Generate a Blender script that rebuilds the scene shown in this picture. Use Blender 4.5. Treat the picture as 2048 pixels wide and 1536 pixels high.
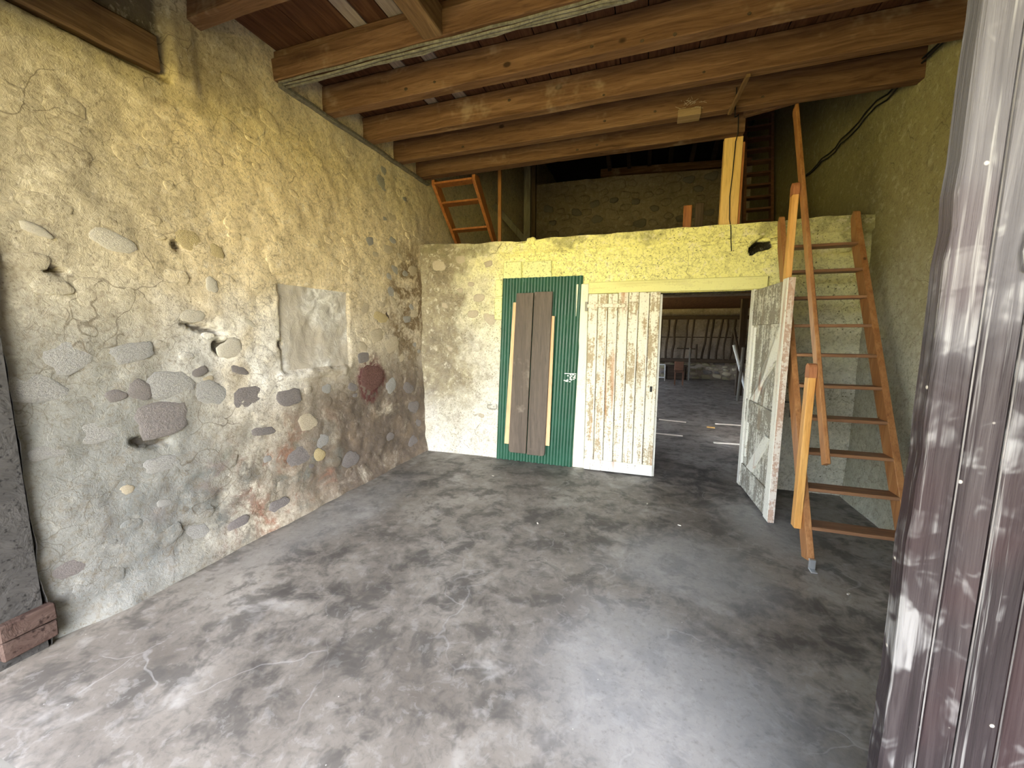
import bpy, bmesh, math, random
from mathutils import Vector, Matrix, noise
random.seed(7)
for o in list(bpy.data.objects): bpy.data.objects.remove(o)
S = bpy.context.scene
COL = S.collection

# ------------------------------------------------------------------ camera, sky, sun, exposure
cam = bpy.data.objects.new('camera', bpy.data.cameras.new('camera'))
COL.objects.link(cam); S.camera = cam
cam.data.sensor_width = 36.0
cam.data.lens = 795.4 / 2048 * 36.0
cam.data.clip_start = 0.02
yaw, pit, rol = math.radians(-18.888), math.radians(7.192), math.radians(-0.214)
F = Vector((math.sin(yaw)*math.cos(pit), math.cos(yaw)*math.cos(pit), -math.sin(pit)))
R0 = Vector((math.cos(yaw), -math.sin(yaw), 0)); D0 = F.cross(R0)
RR = R0*math.cos(rol) + D0*math.sin(rol); DD = -R0*math.sin(rol) + D0*math.cos(rol)
mx = Matrix((RR, -DD, -F)).transposed().to_4x4(); mx.translation = Vector((0, 0, 1.55))
cam.matrix_world = mx

W = bpy.data.worlds.new('sky'); S.world = W; W.use_nodes = True
wn = W.node_tree.nodes; wl = W.node_tree.links
bg = wn['Background']
sky = wn.new('ShaderNodeTexSky'); sky.sky_type = 'NISHITA'; sky.sun_disc = False
sky.sun_elevation = math.radians(48); sky.sun_rotation = math.radians(150); sky.dust_density = 2.0
hs = wn.new('ShaderNodeHueSaturation'); hs.inputs['Saturation'].default_value = .58; wl.new(sky.outputs[0], hs.inputs['Color']); wl.new(hs.outputs[0], bg.inputs[0]); bg.inputs[1].default_value = 0.42

sun = bpy.data.objects.new('sun', bpy.data.lights.new('sun', 'SUN')); COL.objects.link(sun)
sun.data.energy = 9.0; sun.data.angle = math.radians(0.6); sun.data.color = (1.0, 0.95, 0.84)
sun.rotation_euler = Vector((0.55, -0.42, -0.95)).to_track_quat('-Z', 'Y').to_euler()

S.view_settings.view_transform = 'Standard'
S.view_settings.look = 'None'
S.view_settings.gamma = 1.0
S.view_settings.use_curve_mapping = False
S.view_settings.exposure = 2.9
S.cycles.max_bounces = 7; S.cycles.diffuse_bounces = 5; S.cycles.glossy_bounces = 2
S.cycles.caustics_reflective = False; S.cycles.caustics_refractive = False

# ------------------------------------------------------------------ node helpers
class G:
    def __init__(s, name):
        s.m = bpy.data.materials.new(name); s.m.use_nodes = True
        s.t = s.m.node_tree; s.p = s.t.nodes['Principled BSDF']
        tc = s.n('ShaderNodeTexCoord'); s.obj = tc.outputs['Object']
        s.rnd = s.n('ShaderNodeObjectInfo').outputs['Random']
        s.geo = s.n('ShaderNodeNewGeometry').outputs['Position']
    def n(s, k): return s.t.nodes.new(k)
    def link(s, v, inp):
        if v is None: return
        if isinstance(v, bpy.types.NodeSocket): s.t.links.new(v, inp)
        elif isinstance(v, (tuple, list)) and len(v) == 3 and inp.type == 'RGBA': inp.default_value = (*v, 1)
        else: inp.default_value = v
    def map(s, v, sc=(1, 1, 1), loc=(0, 0, 0), rot=(0, 0, 0)):
        n = s.n('ShaderNodeMapping'); s.link(v, n.inputs[0])
        n.inputs['Scale'].default_value = sc; n.inputs['Location'].default_value = loc; n.inputs['Rotation'].default_value = rot
        return n.outputs[0]
    def shift(s, v, k=37.0):                       # per-object offset so alike pieces differ
        m = s.math('MULTIPLY', s.rnd, k)
        c = s.n('ShaderNodeCombineXYZ')
        for i in range(3): s.link(m, c.inputs[i])
        a = s.n('ShaderNodeVectorMath'); a.operation = 'ADD'; s.link(v, a.inputs[0]); s.link(c.outputs[0], a.inputs[1])
        return a.outputs[0]
    def noise(s, v, sc=5, det=4, ro=.55, dist=0):
        n = s.n('ShaderNodeTexNoise'); s.link(v, n.inputs['Vector'])
        n.inputs['Scale'].default_value = sc; n.inputs['Detail'].default_value = min(det, 4)
        n.inputs['Roughness'].default_value = ro; n.inputs['Distortion'].default_value = dist
        return n.outputs[0]
    def vor(s, v, sc=5, feat='F1', out='Distance', rnd=1.0):
        n = s.n('ShaderNodeTexVoronoi'); n.feature = feat; s.link(v, n.inputs['Vector'])
        n.inputs['Scale'].default_value = sc; n.inputs['Randomness'].default_value = rnd
        return n.outputs[out]
    def ramp(s, f, stops):
        n = s.n('ShaderNodeValToRGB'); s.link(f, n.inputs[0]); e = n.color_ramp.elements
        while len(e) < len(stops): e.new(0.5)
        for i, (p, c) in enumerate(stops):
            e[i].position = p; e[i].color = (*c, 1) if not isinstance(c, (int, float)) else (c, c, c, 1)
        return n.outputs[0]
    def mix(s, f, a, b, mode='MIX'):
        n = s.n('ShaderNodeMix'); n.data_type = 'RGBA'; n.blend_type = mode
        s.link(f, n.inputs[0]); s.link(a, n.inputs[6]); s.link(b, n.inputs[7]); return n.outputs[2]
    def math(s, op, a, b=None, clamp=False):
        n = s.n('ShaderNodeMath'); n.operation = op; n.use_clamp = clamp
        s.link(a, n.inputs[0]); s.link(b, n.inputs[1]); return n.outputs[0]
    def sep(s, v):
        n = s.n('ShaderNodeSeparateXYZ'); s.link(v, n.inputs[0]); return n.outputs
    def mr(s, v, a, b, c=0., d=1.):
        n = s.n('ShaderNodeMapRange'); n.interpolation_type = 'SMOOTHSTEP'; s.link(v, n.inputs[0])
        for i, x in enumerate((a, b, c, d)): n.inputs[i+1].default_value = x
        return n.outputs[0]
    def warp(s, v, sc=2, amt=.3):
        n = s.n('ShaderNodeTexNoise'); s.link(v, n.inputs['Vector']); n.inputs['Scale'].default_value = sc; n.inputs['Detail'].default_value = 2
        m = s.n('ShaderNodeVectorMath'); m.operation = 'MULTIPLY_ADD'; s.link(n.outputs['Color'], m.inputs[0])
        m.inputs[1].default_value = (amt,)*3; s.link(v, m.inputs[2])
        a = s.n('ShaderNodeVectorMath'); a.operation = 'SUBTRACT'; s.link(m.outputs[0], a.inputs[0]); a.inputs[1].default_value = (amt/2,)*3
        return a.outputs[0]
    def blob(s, v, c, r, soft=.5):                 # ellipsoidal patch with soft edge, 1 inside
        m = s.map(v, tuple(1/x for x in r), tuple(-a/b for a, b in zip(c, r)))
        n = s.n('ShaderNodeVectorMath'); n.operation = 'LENGTH'; s.link(m, n.inputs[0])
        return s.mr(n.outputs['Value'], 1+soft/2, 1-soft/2)
    def bump(s, h, st=.3, dist=.01, nrm=None):
        n = s.n('ShaderNodeBump'); n.inputs['Strength'].default_value = st; n.inputs['Distance'].default_value = dist
        s.link(h, n.inputs['Height']); s.link(nrm, n.inputs['Normal']) if nrm is not None else None
        return n.outputs[0]
    def done(s, col, rough=.85, nrm=None, spec=.3, metal=0.):
        s.link(col, s.p.inputs['Base Color']); s.link(rough, s.p.inputs['Roughness'])
        s.link(nrm, s.p.inputs['Normal']) if nrm is not None else None
        s.p.inputs['Specular IOR Level'].default_value = spec; s.p.inputs['Metallic'].default_value = metal
        return s.m

YB0 = 4.55
def plaster(name, base, warm, grey, kind):
    g = G(name); v = g.geo; wv = g.warp(v, 1.6, .5)
    big = g.noise(wv, .9, 5, .6); med = g.noise(wv, 4.5, 6, .65); fine = g.noise(v, 42, 4, .7)
    c = g.mix(g.mr(big, .38, .62), base, warm)
    c = g.mix(g.math('MULTIPLY', g.mr(med, .5, .72), .65), c, grey)
    z = g.sep(v)[2]; y = g.sep(v)[1]
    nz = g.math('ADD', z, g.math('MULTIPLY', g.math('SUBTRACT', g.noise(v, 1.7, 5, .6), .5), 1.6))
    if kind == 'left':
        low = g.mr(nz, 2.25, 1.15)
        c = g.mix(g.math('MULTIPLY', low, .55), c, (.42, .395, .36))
        st = g.blob(wv, (-2.8, 3.75, .45), (2, 1.35, .80), .7)
        stn = g.math('MULTIPLY', st, g.mr(g.noise(wv, 3.3, 6, .7), .22, .48))
        c = g.mix(g.math('MULTIPLY', stn, .88), c, g.ramp(g.noise(wv, 6, 4), [(.3, (.055, .040, .034)), (.55, (.13, .095, .075)), (.75, (.22, .16, .11))]))
        st2 = g.blob(wv, (-2.8, 2.05, .38), (2, .95, .45), .8)
        c = g.mix(g.math('MULTIPLY', st2, g.mr(g.noise(wv, 5, 6, .7), .42, .6)), c, g.ramp(g.noise(wv, 3.5, 4), [(.3, (.17, .20, .19)), (.5, (.24, .20, .15)), (.62, (.30, .15, .10)), (.75, (.30, .29, .2))]))
        mar = g.blob(wv, (-2.8, 3.52, 1.07), (2, .20, .22), .5)
        c = g.mix(g.math('MULTIPLY', mar, g.mr(g.noise(v, 16, 3), .4, .55)), c, (.12, .045, .045))
        lw = g.blob(wv, (-2.8, 2.35, 1.45), (2, .75, .42), .9)
        c = g.mix(g.math('MULTIPLY', lw, g.mr(g.noise(wv, 3.1, 5), .34, .6)), c, (.82, .80, .74))
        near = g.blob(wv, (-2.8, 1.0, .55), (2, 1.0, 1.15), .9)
        c = g.mix(g.math('MULTIPLY', near, .82), c, (.19, .205, .205))  # near-left falloff painted dark into the plaster, standing in for shade
        top = g.blob(wv, (-2.8, 2.4, 2.5), (2, 1.3, .8), 1.0)
        c = g.mix(g.math('MULTIPLY', top, .45), c, (.84, .67, .36))  # warm glow painted into the plaster, standing in for reflected sunlight
        cor = g.blob(wv, (-2.8, 4.25, 1.9), (2, .45, .75), .9)
        c = g.mix(g.math('MULTIPLY', cor, g.mr(g.noise(wv, 5, 5, .7), .40, .58)), c, (.20, .145, .085))
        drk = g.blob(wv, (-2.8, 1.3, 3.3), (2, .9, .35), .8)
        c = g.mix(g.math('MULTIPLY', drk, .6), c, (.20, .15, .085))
        dul = g.blob(wv, (-2.8, .95, 2.5), (2, .75, 1.1), 1.0)
        c = g.mix(g.math('MULTIPLY', dul, .6), c, (.34, .315, .25))  # upper near end darkened in colour, standing in for shade
    if kind == 'back':
        x = g.sep(v)[0]
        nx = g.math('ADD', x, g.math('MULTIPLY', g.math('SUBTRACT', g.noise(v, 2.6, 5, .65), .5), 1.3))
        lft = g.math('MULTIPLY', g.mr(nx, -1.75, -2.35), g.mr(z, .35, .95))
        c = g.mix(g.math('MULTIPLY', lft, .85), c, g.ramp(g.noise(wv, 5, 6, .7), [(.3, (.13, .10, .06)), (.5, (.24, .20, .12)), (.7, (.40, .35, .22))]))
        lime_bounce = g.math('MULTIPLY', g.mr(nz, .9, 2.1), g.mr(nx, -2.4, -1.3))
        c = g.mix(g.math('MULTIPLY', lime_bounce, .85), c, (.84, .80, .28))  # yellow limewash plus grass bounce light painted into the upper wall
        rt = g.mr(nx, .9, 1.5)
        c = g.mix(g.math('MULTIPLY', rt, .4), c, (.45, .45, .38))
        # mouldy specks, dense under the ledge and behind the ladder
        sp = g.vor(g.warp(v, 9, .06), 26); sm = g.math('MULTIPLY', g.mr(sp, .22, .10), g.mr(g.noise(v, 2.3, 4), .42, .58))
        c = g.mix(g.math('MULTIPLY', sm, .85), c, (.10, .10, .05))
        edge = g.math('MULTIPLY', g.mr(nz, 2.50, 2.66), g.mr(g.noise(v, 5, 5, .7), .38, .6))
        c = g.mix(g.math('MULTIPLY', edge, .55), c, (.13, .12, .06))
    if kind == 'right':
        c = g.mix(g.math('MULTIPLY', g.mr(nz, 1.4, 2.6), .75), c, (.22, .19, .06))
    if kind == 'back': c = g.mix(g.mr(y, YB0+.035, YB0+.08), c, (.045, .040, .03))  # hole interior painted dark, standing in for the shade of its depth
    if kind == 'left': c = g.mix(g.mr(g.sep(v)[0], -2.825, -2.86), c, (.10, .085, .07))  # cavity interiors painted dark in place of depth shade
    # hairline cracks, only here and there
    wc = g.warp(v, 3.5, .35)
    ck = g.vor(wc, 2.6, 'DISTANCE_TO_EDGE'); cm = g.math('MULTIPLY', g.mr(ck, .010, .002), g.mr(g.noise(v, 1.9, 3), .54, .62))
    ck2 = g.vor(g.warp(v, 7, .2), 8.5, 'DISTANCE_TO_EDGE'); cm2 = g.math('MULTIPLY', g.mr(ck2, .026, .004), g.mr(g.noise(v, 2.3, 4), .47, .60)); cm2 = cm2 if kind != 'left' else g.math('MAXIMUM', cm2, g.math('MULTIPLY', g.mr(ck2, .034, .006), g.math('MULTIPLY', g.blob(wv, (-2.8, 3.85, 1.85), (2, .75, .75), .8), g.mr(g.noise(v, 3.1, 3), .40, .52))))
    ck3 = g.vor(g.warp(v, 11, .12), 17, 'DISTANCE_TO_EDGE'); cm3 = g.math('MULTIPLY', g.mr(ck3, .05, .01), g.mr(g.noise(v, 4.1, 5, .65), .50, .64)); cm2 = g.math('MAXIMUM', cm2, g.math('MULTIPLY', cm3, .6))
    cr = g.math('MAXIMUM', cm, g.math('MULTIPLY', cm2, .75))
    c = g.mix(g.math('MULTIPLY', cr, .62), c, (.085, .065, .045))
    pit = g.math('MULTIPLY', g.mr(g.vor(v, 55), .24, .12), g.mr(med, .42, .55))
    c = g.mix(g.math('MULTIPLY', pit, .6), c, (.14, .11, .07))
    ml = (g.math('MULTIPLY', g.math('SUBTRACT', .45, g.math('MULTIPLY', stn, .40)), g.math('SUBTRACT', 1.0, g.math('MULTIPLY', near, .8))) if kind == 'left' else .45 if kind == 'back' else .18); mot = g.noise(g.warp(v, 12, .08), 15, 6, .72)
    c = g.mix(g.math('MULTIPLY', g.mr(mot, .50, .66), .30), c, (.20, .155, .10))
    c = g.mix(g.math('MULTIPLY', g.mr(mot, .46, .34), ml), c, (.80, .74, .60))
    c = g.mix(g.math('MULTIPLY', g.mr(fine, .50, .66), .42), c, (.15, .12, .08))
    h = g.math('ADD', g.math('MULTIPLY', g.noise(v, 4.5, 3, .6), .6), g.math('MULTIPLY', g.noise(v, 26, 4, .8, .8), .75))
    return g.done(c, .93, g.bump(h, .42, .022), .15)

M = {}
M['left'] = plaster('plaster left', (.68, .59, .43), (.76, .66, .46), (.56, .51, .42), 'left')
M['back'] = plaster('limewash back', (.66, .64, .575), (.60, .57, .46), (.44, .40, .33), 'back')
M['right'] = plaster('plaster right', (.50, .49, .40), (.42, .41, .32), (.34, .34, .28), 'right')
M['dim'] = plaster('rubble plaster', (.37, .31, .26), (.30, .25, .205), (.17, .145, .12), 'dim')

def stone(name, c1, c2):
    g = G(name); v = g.shift(g.obj); n = g.noise(v, 9, 6, .65, .6)
    c = g.ramp(n, [(.3, c1), (.7, c2)])
    c = g.mix(g.mr(g.noise(v, 45, 3), .55, .7), c, tuple(x*.45 for x in c1))
    return g.done(c, .88, g.bump(n, .6, .02), .2)
M['st_grey'] = stone('grey fieldstone', (.28, .275, .26), (.44, .43, .405))
M['st_dark'] = stone('dark fieldstone', (.17, .155, .15), (.30, .27, .255))
M['st_tan'] = stone('tan fieldstone', (.42, .36, .26), (.60, .53, .40))
M['st_lime'] = stone('limewashed fieldstone', (.50, .46, .38), (.66, .62, .52))
M['st_maroon'] = stone('maroon fieldstone', (.10, .05, .045), (.20, .11, .09))
M['st_warm'] = stone('ochre fieldstone', (.46, .37, .20), (.62, .52, .30))
M['st_rub'] = stone('rubble stone', (.22, .19, .12), (.42, .38, .26))
M['pier'] = stone('dark jamb stone', (.045, .043, .041), (.085, .08, .076))
M['brick'] = stone('old brick', (.055, .032, .026), (.10, .068, .056))
M['block'] = stone('limewashed block', (.66, .66, .30), (.74, .74, .38))

# floor: worn concrete
g = G('concrete floor'); v = g.geo; wv = g.warp(v, 1.1, .8)
a = g.noise(wv, 1.1, 7, .62); b = g.noise(g.warp(v, 3, .3), 4.2, 7, .7); d = g.noise(v, 36, 4, .7)
c = g.ramp(a, [(.30, (.115, .100, .086)), (.5, (.205, .184, .160)), (.70, (.34, .312, .278))])
c = g.mix(g.math('MULTIPLY', g.mr(b, .48, .62), .75), c, (.075, .068, .061)); m3 = g.noise(g.warp(v, 8, .15), 13, 6, .7); c = g.mix(g.math('MULTIPLY', g.mr(m3, .50, .66), .45), c, (.075, .070, .064)); c = g.mix(g.math('MULTIPLY', g.mr(m3, .46, .36), .28), c, (.36, .35, .335))
c = g.mix(g.math('MULTIPLY', g.mr(g.noise(wv, 2.3, 6, .65), .56, .72), .6), c, (.42, .40, .375))
for (x, y, rx, ry, k) in ((-2.2, 2.15, .22, .16, .8), (-1.8, 1.7, .2, .13, .7), (.45, 4.4, .35, .7, .75), (-1.2, 2.3, .6, .5, .35), (.9, 2.45, .6, .35, .55), (-1.6, 1.25, .25, .2, .7), (-2.3, 3.6, .4, .3, .5), (-.3, 3.2, .9, .25, .35)):
    m = g.math('MULTIPLY', g.blob(wv, (x, y, 0), (rx, ry, 5), 1.0), g.mr(b, .36, .58))
    c = g.mix(g.math('MULTIPLY', m, k), c, (.048, .043, .040))
for (x, y, rx, ry, k) in ((.25, 2.75, .5, .35, .45), (.1, 1.7, .55, .45, .5), (-2.45, 2.7, .25, .9, .3), (.95, 3.6, .35, .5, .4)):
    c = g.mix(g.math('MULTIPLY', g.blob(wv, (x, y, 0), (rx, ry, 5), 1.2), k), c, (.36, .36, .365))  # pale patches, the foreground one painting sky reflection into the concrete
yy = g.sep(v)[1]
ck = g.vor(g.warp(v, 4, .3), 1.7, 'DISTANCE_TO_EDGE'); cm = g.math('MULTIPLY', g.mr(ck, .012, .002), g.mr(g.noise(v, 1.4, 3), .50, .60))
c = g.mix(g.math('MULTIPLY', cm, .30), c, (.42, .41, .40))
sc1 = g.noise(g.map(v, (3, 55, 1), rot=(0, 0, .5)), 2.2, 3, .6); c = g.mix(g.math('MULTIPLY', g.mr(sc1, .70, .78), .25), c, (.40, .39, .38))
sp = g.mr(g.vor(v, 9), .035, .015); c = g.mix(g.math('MULTIPLY', sp, .7), c, (.62, .60, .56))
c = g.mix(g.math('MULTIPLY', g.mr(d, .5, .75), .35), c, (.07, .065, .06))
ro = g.ramp(b, [(.35, .42), (.7, .68)])
h = g.math('ADD', g.math('MULTIPLY', b, .5), g.math('MULTIPLY', d, .12)); h = g.math('SUBTRACT', h, g.math('MULTIPLY', cm, .1))
M['floor'] = g.done(c, ro, g.bump(h, .35, .012), .45)

def wood(name, c1, c2, c3, axis=0, rough=.7, knots=0., spec=.3, dust=None, bs=.25):
    g = G(name); v = g.shift(g.obj)
    sc = [9, 9, 9]; sc[axis] = .55
    wv = g.map(g.warp(v, 2.2, .05), tuple(sc))
    n = g.noise(wv, 2.2, 5, .6, .9); f = g.noise(wv, 12, 3, .6)
    c = g.ramp(n, [(.28, c1), (.5, c2), (.74, c3)])
    c = g.mix(g.math('MULTIPLY', g.mr(f, .48, .7), .35), c, tuple(x*.45 for x in c1))
    c = g.mix(1.0, c, g.ramp(g.rnd, [(0, .80), (1, 1.0)]), 'MULTIPLY')
    if knots:
        ks = [3.2, 3.2, 3.2]; ks[axis] = 2.1
        k = g.vor(g.map(v, tuple(ks)), 1.0); km = g.mr(k, knots, knots*.45)
        c = g.mix(g.math('MULTIPLY', km, .85), c, tuple(x*.22 for x in c1))
    if dust:
        c = g.mix(g.math('MULTIPLY', g.mr(g.noise(v, 2.4, 6, .7), .55, .72), .5), c, dust)
    return g.done(c, rough, g.bump(g.math('ADD', n, g.math('MULTIPLY', f, .4)), bs, .01), spec)
M['joist'] = wood('aged joist wood', (.080, .040, .022), (.150, .080, .045), (.235, .140, .085), 0, .8, .085, .15, (.36, .27, .19))
M['joist_y'] = wood('aged trimmer wood', (.10, .055, .028), (.17, .10, .05), (.27, .17, .09), 1, .8, .07, .2)
M['deck'] = wood('dark deck boards', (.060, .025, .013), (.105, .046, .023), (.15, .075, .036), 1, .85, .0, .12)
M['deck_pale'] = wood('pale deck boards', (.20, .155, .13), (.30, .24, .20), (.40, .33, .28), 1, .85, .0, .12)
M['ladder_z'] = wood('ladder pine upright', (.28, .115, .040), (.40, .180, .065), (.50, .26, .105), 2, .5, .05, .4, None, .12)
M['ladder_x'] = wood('ladder pine tread', (.20, .095, .050), (.29, .145, .075), (.38, .20, .10), 0, .5, .0, .4, None, .12)
M['rail'] = wood('honey pine rail', (.58, .27, .07), (.72, .38, .11), (.80, .47, .17), 2, .45, .03, .4, None, .1)
M['cap'] = wood('rail end', (.36, .13, .06), (.45, .18, .08), (.5, .22, .1), 2, .6)
M['ladder_d'] = wood('dark ladder wood', (.10, .045, .025), (.15, .07, .04), (.20, .10, .06), 0, .7)
M['ladder_r'] = wood('reddish ladder wood', (.22, .075, .024), (.32, .12, .038), (.42, .18, .06), 2, .55, .04)
M['post'] = wood('pale construction pine', (.62, .38, .12), (.74, .48, .17), (.80, .56, .24), 2, .6, .04, .3, None, .1)
M['splice'] = wood('splice wood', (.20, .13, .07), (.28, .19, .11), (.36, .25, .15), 0)
M['grey_wood'] = wood('grey weathered wood', (.10, .09, .075), (.17, .155, .13), (.25, .23, .20), 2, .85)
M['dark_wood'] = wood('dark old wood', (.035, .022, .014), (.06, .04, .025), (.09, .06, .04), 0, .85)
M['dark_wood_z'] = wood('dark old pole wood', (.035, .022, .014), (.06, .04, .025), (.09, .06, .04), 2, .85)
M['tan'] = wood('tan board', (.66, .40, .20), (.74, .47, .25), (.80, .54, .31), 2, .65, .0, .3, None, .06)
M['brown'] = wood('stained brown boards', (.070, .052, .037), (.100, .075, .054), (.13, .10, .072), 2, .6, .0, .35, (.30, .25, .19), .15)
M['straw'] = wood('bleached stick', (.50, .46, .38), (.62, .58, .50), (.7, .66, .58), 0, .8)

def peeled(name, paint, wd, rust, amt, speck=.5, axis=2, low=None):
    g = G(name); v = g.shift(g.obj); sc = [8, 8, 8]; sc[axis] = .6
    gr = g.noise(g.map(v, tuple(sc)), 3, 6, .7, .5); pt = g.noise(g.warp(v, 5, .2), 4, 7, .75); fi = g.noise(v, 60, 3, .7)
    m = g.math('ADD', g.math('MULTIPLY', gr, .5), g.math('MULTIPLY', pt, .5))
    m = g.math('ADD', m, g.math('MULTIPLY', g.math('SUBTRACT', fi, .5), .35))
    mk = g.mr(m, amt-.03, amt+.05)
    c = g.mix(mk, paint, wd)
    r = g.math('MULTIPLY', g.mr(g.noise(g.map(v, tuple(x*.5 for x in sc)), 2.5, 4), .56, .70), .75)
    c = g.mix(r, c, rust)
    c = g.mix(g.math('MULTIPLY', g.mr(fi, .55, .72), speck), c, tuple(x*.35 for x in wd))
    h = g.math('SUBTRACT', g.math('MULTIPLY', gr, .4), g.math('MULTIPLY', mk, .25))
    return g.done(c, .8, g.bump(h, .5, .01), .3)
M['peel'] = peeled('peeling white door paint', (.74, .70, .56), (.40, .32, .20), (.42, .20, .08), .52)
M['peel2'] = peeled('peeling grey door paint', (.62, .61, .54), (.24, .22, .18), (.28, .22, .15), .47, .6)
M['peel_w'] = peeled('white frame paint', (.72, .71, .64), (.42, .38, .30), (.42, .24, .15), .60, .35)
M['edge'] = peeled('reddish bare edge', (.66, .60, .53), (.46, .32, .24), (.44, .27, .19), .50, .4)
M['jamb'] = peeled('limewashed jamb', (.76, .74, .58), (.66, .64, .46), (.66, .62, .42), .56, .12)
M['lintel'] = peeled('limewashed lintel', (.72, .69, .30), (.66, .62, .28), (.55, .5, .2), .56, .12, 0)

# dark glossy plank door in front
g = G('dark stained door boards'); v = g.shift(g.obj, 11)
gr = g.noise(g.map(v, (11, 11, .5)), 2.6, 6, .65, .8); pt = g.noise(g.warp(v, 6, .25), 3.5, 7, .72)
c = g.ramp(gr, [(.25, (.008, .006, .007)), (.5, (.020, .015, .017)), (.75, (.048, .040, .042))])
zz = g.sep(g.geo)[2]
nz = g.math('ADD', zz, g.math('MULTIPLY', g.math('SUBTRACT', pt, .5), .9))
c = g.mix(g.math('MULTIPLY', g.mr(nz, 1.35, 1.8), .75), c, g.ramp(gr, [(.3, (.075, .070, .077)), (.6, (.115, .109, .119)), (.8, (.17, .165, .175))]))  # paler grey top painted in, standing in for sky reflection
wr = g.math('MULTIPLY', g.mr(pt, .53, .62), g.mr(gr, .42, .60)); c = g.mix(g.math('MULTIPLY', wr, .6), c, (.25, .245, .25)); rd = g.math('MULTIPLY', g.mr(g.noise(v, 1.7, 4), .5, .65), .4); c = g.mix(rd, c, (.032, .015, .016))
c = g.mix(g.math('MULTIPLY', g.mr(g.vor(v, 14), .07, .03), .7), c, (.5, .46, .42))
sx = g.sep(g.geo)[0]
ln = g.noise(g.map(v, (60, 60, 1.2)), 1.4, 4, .6); c = g.mix(g.math('MULTIPLY', g.mr(ln, .60, .70), .35), c, (.34, .33, .33))
M['barn'] = g.done(c, g.ramp(pt, [(.35, .5), (.7, .75)]), g.bump(g.math('ADD', gr, g.math('MULTIPLY', ln, .7)), .7, .007), .16)
M['arris'] = wood('worn paint arris', (.05, .045, .045), (.13, .12, .12), (.26, .25, .25), 2, .6)
M['barn_edge'] = peeled('worn door edge', (.42, .40, .39), (.14, .12, .12), (.3, .26, .24), .50, .2)

# green corrugated sheet
g = G('green coated sheet'); v = g.obj; n = g.noise(v, 5, 5, .6)
c = g.ramp(n, [(.3, (.007, .055, .028)), (.7, (.014, .082, .044))])
s_ = g.math('MULTIPLY', g.mr(g.noise(g.map(v, (22, 22, 2.2)), 2, 4, .7), .66, .74), .6); c = g.mix(s_, c, (.40, .50, .42))
M['green'] = g.done(c, g.ramp(n, [(.3, .42), (.7, .58)]), g.bump(g.noise(v, 70, 2), .1, .002), .5)
def plain(name, col, rough=.6, metal=0., spec=.4, var=.25):
    g = G(name); n = g.noise(g.obj, 14, 5, .6)
    return g.done(g.mix(g.math('MULTIPLY', n, var*2), col, tuple(x*.5 for x in col)), rough, g.bump(n, .15, .004), spec, metal)
M['steel'] = plain('galvanised steel', (.62, .64, .66), .4, .8)
M['iron'] = plain('black iron', (.03, .028, .026), .6, .5)
M['iron_g'] = plain('worn grey iron', (.42, .40, .42), .45, .5)
M['cord'] = plain('black cord', (.012, .012, .011), .7)
M['whitep'] = plain('white paint', (.75, .75, .72), .5)
M['label'] = plain('white residue', (.72, .74, .70), .7)
M['hook'] = plain('limewashed iron', (.35, .33, .26), .8)
M['web'] = plain('dusty cobweb', (.45, .38, .29), .95)
M['cloth'] = plain('dark cloth', (.05, .035, .03), .9)
g = G('patched render'); v = g.geo; n = g.noise(g.warp(v, 9, .1), 14, 7, .72, .8)
c = g.ramp(n, [(.3, (.36, .34, .30)), (.5, (.62, .60, .55)), (.66, (.84, .83, .79))])
c = g.mix(g.mr(g.noise(v, 2.5, 4), .6, .4), c, (.46, .42, .35)); M['patch'] = g.done(c, .95, g.bump(n, .5, .015), .1)
g = G('grass'); v = g.geo; n = g.noise(v, .8, 6, .6)
M['grass'] = g.done(g.ramp(n, [(.3, (.30, .26, .075)), (.7, (.46, .38, .14))]), .95, None, .1)
M['gravel'] = plain('unseen gravel darkened to cut bounce', (.20, .19, .165), .95)
M['ext'] = plain('outside render', (.5, .47, .4), .95)
M['tile'] = plain('roof underside', (.035, .03, .028), .95)

# ------------------------------------------------------------------ mesh helpers (all geometry in metres, world position)
def BM(): return bmesh.new()
def add_box(bm, x0, x1, y0, y1, z0, z1, bev=0., jit=0.):
    r = bmesh.ops.create_cube(bm, size=1.0)
    vs = r['verts']
    for v in vs:
        v.co = Vector(((x0+x1)/2 + v.co.x*(x1-x0), (y0+y1)/2 + v.co.y*(y1-y0), (z0+z1)/2 + v.co.z*(z1-z0)))
        if jit: v.co += Vector([random.uniform(-jit, jit) for _ in range(3)])
    if bev:
        es = list({e for v in vs for e in v.link_edges})
        bmesh.ops.bevel(bm, geom=es, offset=bev, segments=1, affect='EDGES', clamp_overlap=True)
    return vs
def add_beam(bm, p, q, w, h, up=(0, 0, 1), bev=0., seg=1, wob=0.):    # rectangular bar from p to q, w across, h along up
    p, q = Vector(p), Vector(q); d = (q-p).normalized(); up = Vector(up)
    s = d.cross(up).normalized(); u = s.cross(d).normalized()
    rings = []
    for i in range(seg+1):
        t = i/seg; c = p.lerp(q, t)
        if wob and 0 < i < seg: c = c + s*random.uniform(-wob, wob) + u*random.uniform(-wob, wob)
        b = bev
        if b: prof = [(-w/2+b, -h/2), (w/2-b, -h/2), (w/2, -h/2+b), (w/2, h/2-b), (w/2-b, h/2), (-w/2+b, h/2), (-w/2, h/2-b), (-w/2, -h/2+b)]
        else: prof = [(-w/2, -h/2), (w/2, -h/2), (w/2, h/2), (-w/2, h/2)]
        rings.append([bm.verts.new(c + s*a + u*e) for a, e in prof])
    n = len(rings[0])
    for i in range(seg):
        for k in range(n): bm.faces.new((rings[i][k], rings[i][(k+1) % n], rings[i+1][(k+1) % n], rings[i+1][k]))
    bm.faces.new(rings[0][::-1]); bm.faces.new(rings[-1])
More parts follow.
